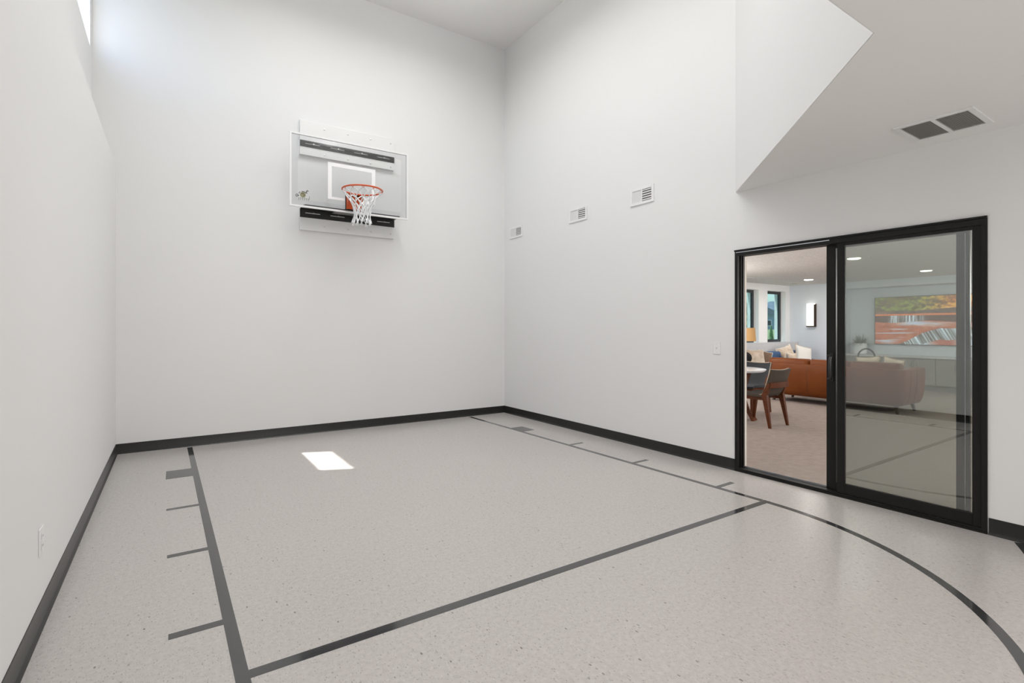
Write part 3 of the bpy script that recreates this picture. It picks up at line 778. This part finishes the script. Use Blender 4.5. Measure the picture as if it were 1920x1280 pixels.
# ------------------------------------------------------------------ leather sofa
def rrect(x0, x1, y0, y1, r, n=5):
    pts = []
    for cx, cy, a in ((x1-r, y1-r, 0), (x0+r, y1-r, PI/2), (x0+r, y0+r, PI), (x1-r, y0+r, 1.5*PI)):
        for i in range(n+1):
            t = a+PI/2*i/n; pts.append((cx+r*math.cos(t), cy+r*math.sin(t)))
    return pts
def slab(b, x0, x1, y0, y1, z0, z1, r, e):
    """soft rounded block: rounded plan, rounded top and bottom edges"""
    rings = []
    for z, ins in ((z0, e), (z0+e*.3, e*.3), (z0+e, 0), (z1-e, 0), (z1-e*.3, e*.3), (z1, e)):
        rings.append([(x, y, z) for x, y in rrect(x0+ins, x1-ins, y0+ins, y1-ins, max(.004, r-ins))])
    b.loft(rings); return b
def sofa(name, loc, rz, length, depth, hshell, hback, m, seam, legm, label, cat='sofa', seams=()):
    """local: back at x=0 facing -x outward, seat toward +x, centred on y"""
    r = tag(empty(name, loc, rz), label, cat)
    L2 = length/2
    # wrap-around shell lofted: back and arms as one U in plan, tapering in at the foot
    def U(o, inn):
        rr = .10
        pts = []
        xo, yo = 0+o, L2-o
        for cx, cy, a in ((xo+rr, -yo+rr, 1.5*PI), (xo+rr, yo-rr, PI)):
            for i in range(6):
                t = a-PI/2*i/5; pts.append((cx+rr*math.cos(t), cy+rr*math.sin(t)))
        pts.append((depth-.06, yo)); pts.append((depth, yo-.03)); pts.append((depth, yo-.12+inn))
        pts.append((.20, yo-.14)); pts.append((.20, -yo+.14))
        pts.append((depth, -yo+.12-inn)); pts.append((depth, -yo+.03)); pts.append((depth-.06, -yo))
        return pts
    rings = []
    for z, o in ((.13, .09), (.15, .065), (.22, .035), (.36, .012), (.55, .0), (hshell-.03, .0), (hshell-.008, .006), (hshell, .022)):
        rings.append([(x, y, z) for x, y in U(o, 0)])
    b = MB().loft(rings); b.ob('shell', m, r, smooth=True, flat_angle=35)
    MB().box(.15, depth-.04, -L2+.10, L2-.10, .14, .30).ob('base', m, r)
    n = 3 if length > 2 else 2
    w = (length-.30)/n
    for k in range(n):
        y = -L2+.15+k*w
        slab(MB(), .22, depth-.01, y+.004, y+w-.004, .30, .46, .05, .04).ob('seat_cushion', m, r, smooth=True, flat_angle=50)
        bk = MB(); slab(bk, .045, .25, y+.003-(.09 if k == 0 else 0), y+w-.003+(.09 if k == n-1 else 0), .44, hback, .07, .045)
        bk.ob('back_cushion', m, r, smooth=True, flat_angle=50)
    for y in seams:
        s = MB().tube([(.0905, y, .13), (.036, y, .22), (.013, y, .36), (.001, y, .55), (.001, y, hshell-.03), (.022, y, hshell)], .0035, 6)
        s.ob('seam', seam, r, smooth=True)
    for x in (.28, .52):
        s = MB().tube([(x, -L2+.065, .15), (x, -L2+.035, .22), (x, -L2+.012, .36), (x, -L2, .55), (x, -L2, hshell-.03), (x, -L2+.022, hshell)], .0035, 6)
        s.ob('seam', seam, r, smooth=True)
    for x, dx in ((.16, -.03), (depth-.14, .03)):
        for s in (-1, 1):
            MB().taper((x+dx, s*(L2-.13), 0), (x, s*(L2-.16), .15), .016, .028).ob('leg', legm, r)
    return r
sofa('leather_sofa', (9.36, 4.315, 0), 0, 2.24, .92, .712, .800, 'leather', 'seam', 'sofaleg',
     'tan brown leather sofa with its back to the sliding door', seams=(-.40, .33))
sofa('velvet_sofa', (11.80, 6.86, 0), -PI/2, 2.7, .86, .60, .80, 'navy', 'navy', 'sofaleg',
     'blue sofa under the far windows behind the leather sofa')

# ------------------------------------------------------------------ pillows
def pillow(name, loc, rot, w, h, t, m, label, group, piping=None):
    b = MB(); n = 14
    def f(sg):
        def g(u, v):
            x = 2*u-1; y = 2*v-1
            px = x*(1-.10*(1-abs(y)**2)*abs(x)**3); py = y*(1-.10*(1-abs(x)**2)*abs(y)**3)
            k = max(0, (1-x**4))*max(0, (1-y**4))
            return (px*w/2, sg*t/2*k**.6, py*h/2+h/2)
        return g
    b.grid(f(1), n, n); b.grid(f(-1), n, n)
    bmesh.ops.remove_doubles(b.bm, verts=b.bm.verts[:], dist=.001)
    o = b.ob('pillow', m, None, smooth=True, flat_angle=80)
    o.location = loc; o.rotation_euler = rot
    if piping:
        p = MB(); pts = []
        for i in range(4*n):
            s, q = divmod(i, n); c = 2*q/n-1
            x, y = ((c, -1), (1, c), (-c, 1), (-1, -c))[s]
            px = x*(1-.10*(1-abs(y)**2)*abs(x)**3); py = y*(1-.10*(1-abs(x)**2)*abs(y)**3)
            pts.append((px*w/2, 0, py*h/2+h/2))
        p.tube(pts, .008, 6, closed=True).ob('piping', piping, o, smooth=True)
    return tag(o, label, 'pillow', group)
GP = 'throw pillows on the sofas'
pillow('pillow', (10.74, 6.37, .455), (-.25, 0, -.45), .42, .44, .16, 'pillow_cream', 'cream striped pillow left of the leather sofa, beside the black lamp base', GP, 'pillow_white')
pillow('pillow', (11.02, 6.42, .455), (-.35, .25, -.75), .34, .42, .14, 'pillow_brown', 'dark brown woven pillow with white edging left of the blue sofa back', GP, 'pillow_white')
pillow('pillow', (12.36, 6.46, .455), (-.30, -.30, -.35), .42, .50, .16, 'pillow_cream', 'pale pillow with a pointed corner in front of the grey ledge', GP, 'pillow_white')
pillow('pillow', (12.80, 6.42, .455), (-.35, .25, -.50), .44, .50, .17, 'pillow_white', 'white and tan pillow nearest the sconce wall', GP, 'pillow_cream')
pillow('pillow', (12.06, 6.28, .455), (-.2, 0, -.3), .28, .33, .13, 'pillow_cream', 'small cream pillow against the right of the blue sofa back', GP)
pillow('pillow', (9.80, 3.78, .455), (-.22, .10, PI/2), .36, .44, .14, 'pillow_cream', 'beige pillow with light edging peeking over the sofa, left one behind the glass', GP, 'piping')
pillow('pillow', (9.80, 3.53, .455), (-.22, -.22, PI/2), .30, .44, .13, 'pillow_cream', 'beige pillow with a raised corner peeking over the sofa, right one behind the glass', GP, 'piping')
# ------------------------------------------------------------------ table lamp on an end table
r = tag(empty('end_table', (10.16, 6.31, 0)), 'dark end table beside the blue sofa, carrying the tan shaded lamp', 'end table')
MB().lathe([(.22, .545), (.225, .55), (.225, .57), (.22, .575)], (0, 0, 0), 32).ob('top', 'sofaleg', r)
for k in range(3):
    a = k*2.094+.4
    MB().taper((.19*math.cos(a), .19*math.sin(a), 0), (.14*math.cos(a), .14*math.sin(a), .547), .012, .018).ob('leg', 'sofaleg', r)
r = tag(empty('table_lamp', (10.16, 6.31, .575)), 'table lamp with tan drum shade and black ball base at the left window', 'lamp')
MB().lathe([(.07, 0), (.075, .008), (.07, .012)]+[(max(.012, .14*math.sin(PI*i/14)), .145-.135*math.cos(PI*i/14)) for i in range(3, 14)]+[(.012, .30)], (0, 0, 0), 32).ob('base', 'blackfab', r, smooth=True)
MB().lathe([(.009, .28), (.009, .60)], (0, 0, 0), 16).ob('stem', 'brass', r, smooth=True)
MB().lathe([(.222, .505), (.200, .785), (.197, .785), (.219, .505), (.222, .505)], (0, 0, 0), 40, caps=False).ob('lamp_shade', 'shade', r, smooth=True)
MB().tube([(-.212, 0, .56), (.212, 0, .56)], .003, 6).tube([(0, -.212, .56), (0, .212, .56)], .003, 6).ob('shade_spider', 'brass', r)

# ------------------------------------------------------------------ dining table and chairs
def table():
    r = tag(empty('dining_table', (7.03, 4.60, 0)), 'round white topped dining table with crossed walnut legs', 'table')
    MB().lathe([(.47, .715), (.487, .735), (.49, .742), (.488, .748), (.47, .750)], (0, 0, 0), 64).ob('table_top', 'marble', r, smooth=True, flat_angle=30)
    for k in range(4):
        a = -1.28+k*PI/2; d = Vector((math.cos(a), math.sin(a), 0)); s = Vector((-math.sin(a), math.cos(a), 0))
        b = MB(); rings = []
        for rr, z, hw, ht in ((.34, 0, .095, .02), (.30, .06, .06, .022), (.25, .14, .032, .024), (.19, .30, .04, .026), (.20, .5, .05, .026), (.26, .714, .07, .026)):
            c = d*rr+Vector((0, 0, z))
            rings.append([c+s*hw+d*ht, c-s*hw+d*ht, c-s*hw-d*ht, c+s*hw-d*ht])
        b.loft(rings); b.ob('leg', 'walnut', r)
    MB().lathe([(.205, .30), (.215, .315), (.205, .33)], (0, 0, 0), 24).ob('leg_ring', 'walnut', r)
table()
def chair(loc, rz, m, label, shell_m=None):
    r = tag(empty('dining_chair', loc, rz), label, 'chair', 'walnut framed dining chairs')
    # upholstered shell: side profile in (y, z), seat runs forward (+y) from the leaning back
    c = [(.45, .425), (.40, .445), (.25, .438), (.10, .432), (.04, .45), (.005, .51), (-.035, .63), (-.085, .785)]
    t = .035
    fr, bk = [], []
    for i, p in enumerate(c):
        a = Vector(c[max(i-1, 0)]); q = Vector(c[min(i+1, len(c)-1)]); d = (q-a).normalized(); n = Vector((d.y, -d.x))
        fr.append(Vector(p)+n*0); bk.append(Vector(p)-n*t)
    b = MB(); nx = 10; F = []; B = []
    for i in range(len(c)):
        wv = .225 if i < 4 else .215+.006*(i-4)
        rowF, rowB = [], []
        for k in range(nx+1):
            s = 2*k/nx-1
            cup = .030*s*s if i >= 4 else 0          # back wraps gently forward
            cupz = .014*s*s if i == len(c)-1 else (.010*s*s if i < 4 else 0)
            rowF.append(b.bm.verts.new((s*wv, fr[i].x+cup, fr[i].y+cupz)))
            rowB.append(b.bm.verts.new((s*wv*.985, bk[i].x+cup, bk[i].y+cupz)))
        F.append(rowF); B.append(rowB)
    for i in range(len(c)-1):
        for k in range(nx):
            b.bm.faces.new((F[i][k], F[i][k+1], F[i+1][k+1], F[i+1][k])); b.bm.faces.new((B[i][k], B[i+1][k], B[i+1][k+1], B[i][k+1]))
        b.bm.faces.new((F[i][0], F[i+1][0], B[i+1][0], B[i][0])); b.bm.faces.new((F[i][nx], B[i][nx], B[i+1][nx], F[i+1][nx]))
    for row in (0, -1):
        for k in range(nx): b.bm.faces.new((F[row][k], B[row][k], B[row][k+1], F[row][k+1]))
    pip = [v.co.copy() for v in [F[i][0] for i in range(3, len(c))]+[v for v in F[-1][1:]]+[F[i][nx] for i in range(len(c)-2, 2, -1)]]
    b.ob('upholstered_shell', m, r, smooth=True, flat_angle=50)
    MB().tube(pip, .006, 6).ob('piping', 'piping', r, smooth=True)
    # wooden frame
    for s in (-1, 1):
        MB().taper((s*.222, -.045, 0), (s*.205, .035, .44), .014, .026, .016, .034).taper((s*.205, .035, .44), (s*.208, -.025, .60), .026, .020, .034, .022).ob('leg', 'walnut', r)
        MB().taper((s*.200, .440, 0), (s*.185, .395, .40), .013, .022, .013, .026).ob('leg', 'walnut', r)
        MB().box(s*.185-.011, s*.185+.011, .02, .41, .365, .405).ob('side_rail', 'walnut', r)
    b = MB(); R = []
    for k in range(9):
        s = 2*k/8-1; x = s*.225; y = -.085+.040*s*s
        R.append([(x, y, .545), (x, y-.016, .545), (x, y-.018, .622), (x, y-.002, .622)])
    b.loft(R); b.ob('back_band', 'walnut', r)
    MB().box(-.18, .18, .395, .415, .365, .405).ob('front_rail', 'walnut', r)
    return r
chair((6.935, 3.85, 0), 0, 'greige', 'taupe upholstered walnut dining chair with its back to the camera')
chair((8.00, 4.78, 0), PI/2, 'slate', 'slate grey dining chair on the far side of the white table')

# ------------------------------------------------------------------ outside
b = MB(); b.quad((-60, 7.6, -.3), (260, 7.6, -.3), (260, 30, .6), (-60, 30, .6)); b.quad((-60, 30, .6), (260, 30, .6), (260, 260, 4.0), (-60, 260, 4.0))
struct(b.ob('ground', 'grass'), 'grassy ground outside')
def cam_xy(u, d):
    s, c = math.sin(.5878), math.cos(.5878); rr = (u-960)/958.5*d
    return d*s+rr*c, d*c-rr*s
def gz(y): return -.3+.9*(y-7.6)/22.4 if y < 30 else .6+3.4*(y-30)/230
def house():
    hx, hy = cam_xy(1458, 150); base = gz(hy)-.3
    r = tag(empty('neighbour_house', (hx, hy, base), -.55), 'blue grey two storey house seen through the far window', 'house')
    MB().box(-7, 7, -5, 5, 0, 5.6).ob('walls', 'siding', r)
    b = MB(); v = [(-7.6, -5.6, 5.5), (7.6, -5.6, 5.5), (7.6, 5.6, 5.5), (-7.6, 5.6, 5.5)]
    V = [b.bm.verts.new(p) for p in v]; R0 = b.bm.verts.new((-2.2, 0, 8.2)); R1 = b.bm.verts.new((2.2, 0, 8.2))
    b.bm.faces.new(V[::-1])
    for f in ((V[0], V[1], R1, R0), (V[1], V[2], R1), (V[2], V[3], R0, R1), (V[3], V[0], R0)): b.bm.faces.new(f)
    b.ob('roof', 'roof', r)
    for z in (.9, 3.3):
        for x in (-5.2, -2.4, .6, 3.6):
            w = MB(); w.box(x-.95, x+.95, -5.08, -5, z-.1, z+1.7); o = w.ob('window', 'trimw', r)
            q = MB(); q.box(x-.6, x-.1, -5.12, -5.08, z+.2, z+1.35).box(x+.1, x+.6, -5.12, -5.08, z+.2, z+1.35); q.ob('pane', 'pane', o)
house()
def house2():
    hx, hy = cam_xy(1400, 120); base = gz(hy)-.3
    r = tag(empty('neighbour_house', (hx, hy, base), -.5), 'grey house behind the sapling in the left window', 'house')
    MB().box(-5.5, 5.5, -4, 4, 0, 3.6).ob('walls', 'siding', r)
    b = MB().prism([(-6.2, 3.5), (6.2, 3.5), (0, 6.4)], -4.4, 4.4, 'y'); b.ob('roof', 'roof', r)
    for x in (-3, 0, 3):
        o = MB().box(x-.6, x+.6, -4.08, -4, 1, 2.4).ob('window', 'trimw', r)
        MB().box(x-.45, x+.45, -4.12, -4.08, 1.15, 2.25).ob('pane', 'pane', o)
house2()
def conifer():
    x, y = cam_xy(1446, 42); z = gz(y)
    r = tag(empty('spruce_tree', (x, y, z-.05)), 'small dark green spruce outside the far window', 'tree')
    MB().lathe([(.05, 0), (.04, .5)], (0, 0, 0), 10).ob('trunk', 'bark', r)
    b = MB()
    for i in range(420):
        t = random.random()**.7; h = .12+1.15*t; R = .30*(1-t)+.02; a = random.random()*2*PI
        q = Vector((math.cos(a)*R, math.sin(a)*R, h-R*.25)); s = Vector((-math.sin(a), math.cos(a), 0))*.05
        p = Vector((0, 0, h+.05)); mid = (p+q)/2
        b.quad(p, mid+s, q, mid-s)
    b.ob('needles', 'conifer', r)
conifer()
def sapling():
    x, y = cam_xy(1408, 36); z = gz(y)
    r = tag(empty('leafy_tree', (x, y, z-.05)), 'light green leafy sapling outside the left window', 'tree')
    b = MB().tube([(0, 0, 0), (.03, 0, .9), (0, .03, 2.0), (.02, 0, 3.0)], [.05, .04, .03, .012], 8)
    tips = []
    for i in range(14):
        h = .8+i*.16; a = i*2.4; ln = .75-.03*i
        e = (math.cos(a)*ln, math.sin(a)*ln, h+.4); b.tube([(0, 0, h), e], [.016, .006], 6); tips.append(Vector(e))
    b.ob('trunk', 'bark', r)
    b = MB()
    for p in tips:
        for k in range(46):
            c = p*random.uniform(.55, 1.05)+Vector([random.gauss(0, .16) for _ in range(3)])
            c.z = max(c.z, .25)
            d = Vector([random.uniform(-1, 1) for _ in range(3)]).normalized(); e = d.orthogonal().normalized()
            b.quad(c+d*.07, c+e*.03, c-d*.07, c-e*.03)
    b.ob('leaves', 'foliage', r)
sapling()

# ------------------------------------------------------------------ light
def area(name, loc, rot, sx, sy, w, col=(1, 1, 1), spread=180):
    l = bpy.data.lights.new(name, 'AREA'); l.shape = 'RECTANGLE'; l.size = sx; l.size_y = sy; l.energy = w; l.color = col
    l.spread = math.radians(spread)
    o = bpy.data.objects.new(name, l); COL.objects.link(o); o.location = loc; o.rotation_euler = rot; return o
def fill_point(name, loc, w, r, col=(1, 1, 1)):
    l = bpy.data.lights.new(name, 'POINT'); l.energy = w; l.shadow_soft_size = r; l.color = col
    o = bpy.data.objects.new(name, l); COL.objects.link(o); o.location = loc; return o
# unseen fill lights added under the high ceiling, facing down and up
for x in (1.25, 2.75):
    for y, w in ((1.9, 11), (3.5, 12.5), (5.15, 17.5)):
        area('court_fill_down', (x, y, H-.03), (0, 0, 0), .6, 1.2, w, (1, .995, .985), 158)
        area('court_fill_up', (x, y, H-.40), (PI, 0, 0), .5, 1.1, 8, (1, .995, .985))
# added fill lights behind the camera: under the low ceiling, at the rear wall
for x in (.6, 2.6):
    area('low_ceiling_fill', (x, -1.2, ZLOW-.02), (0, 0, 0), .5, .5, 14, (1, .95, .90))
area('rear_fill_light', (1.9, YF+.03, 1.25), (PI/2, 0, 0), 3.4, 2.0, 44, (1, .975, .95))
# unseen point lights added to brighten the room beyond the door
for p, w in (((6.3, .6, 1.75), 95), ((9.6, .2, 1.75), 105), ((12.3, .9, 1.75), 140), ((5.7, 5.7, 1.75), 80), ((8.2, 6.3, 1.8), 85)):
    fill_point('living_room_fill', p, w*.92, .35, (1, .955, .915))
sun = bpy.data.lights.new('sun', 'SUN'); sun.energy = 14; sun.angle = math.radians(.53); sun.color = (1, .95, .88)
so = bpy.data.objects.new('sun', sun); COL.objects.link(so)
so.rotation_euler = Vector((1, -.44, -2.27)).to_track_quat('-Z', 'Y').to_euler()
so.location = (-10, 10, 20)

w = bpy.data.worlds.new('sky'); SC.world = w; w.use_nodes = True
nt = w.node_tree; bg = nt.nodes['Background']
sk = nt.nodes.new('ShaderNodeTexSky'); sk.sky_type = 'NISHITA'; sk.sun_disc = False
sk.sun_elevation = math.radians(64); sk.sun_rotation = math.radians(-70)
sk.air_density = 1; sk.dust_density = 1.5
nt.links.new(sk.outputs[0], bg.inputs['Color']); bg.inputs['Strength'].default_value = .74

# ------------------------------------------------------------------ camera
cam = bpy.data.cameras.new('camera'); cam.sensor_width = 36; cam.lens = 36*958.5/1920
cam.shift_y = -(640-615.4)/1920; cam.clip_end = 1000; cam.clip_start = .02
co = bpy.data.objects.new('camera', cam); COL.objects.link(co)
co.location = (0, 0, 1.35); co.rotation_euler = (PI/2, 0, -.5878)
SC.camera = co
vs = SC.view_settings; vs.view_transform = 'Standard'; vs.look = 'None'; vs.gamma = 1; vs.use_curve_mapping = False; vs.exposure = .04
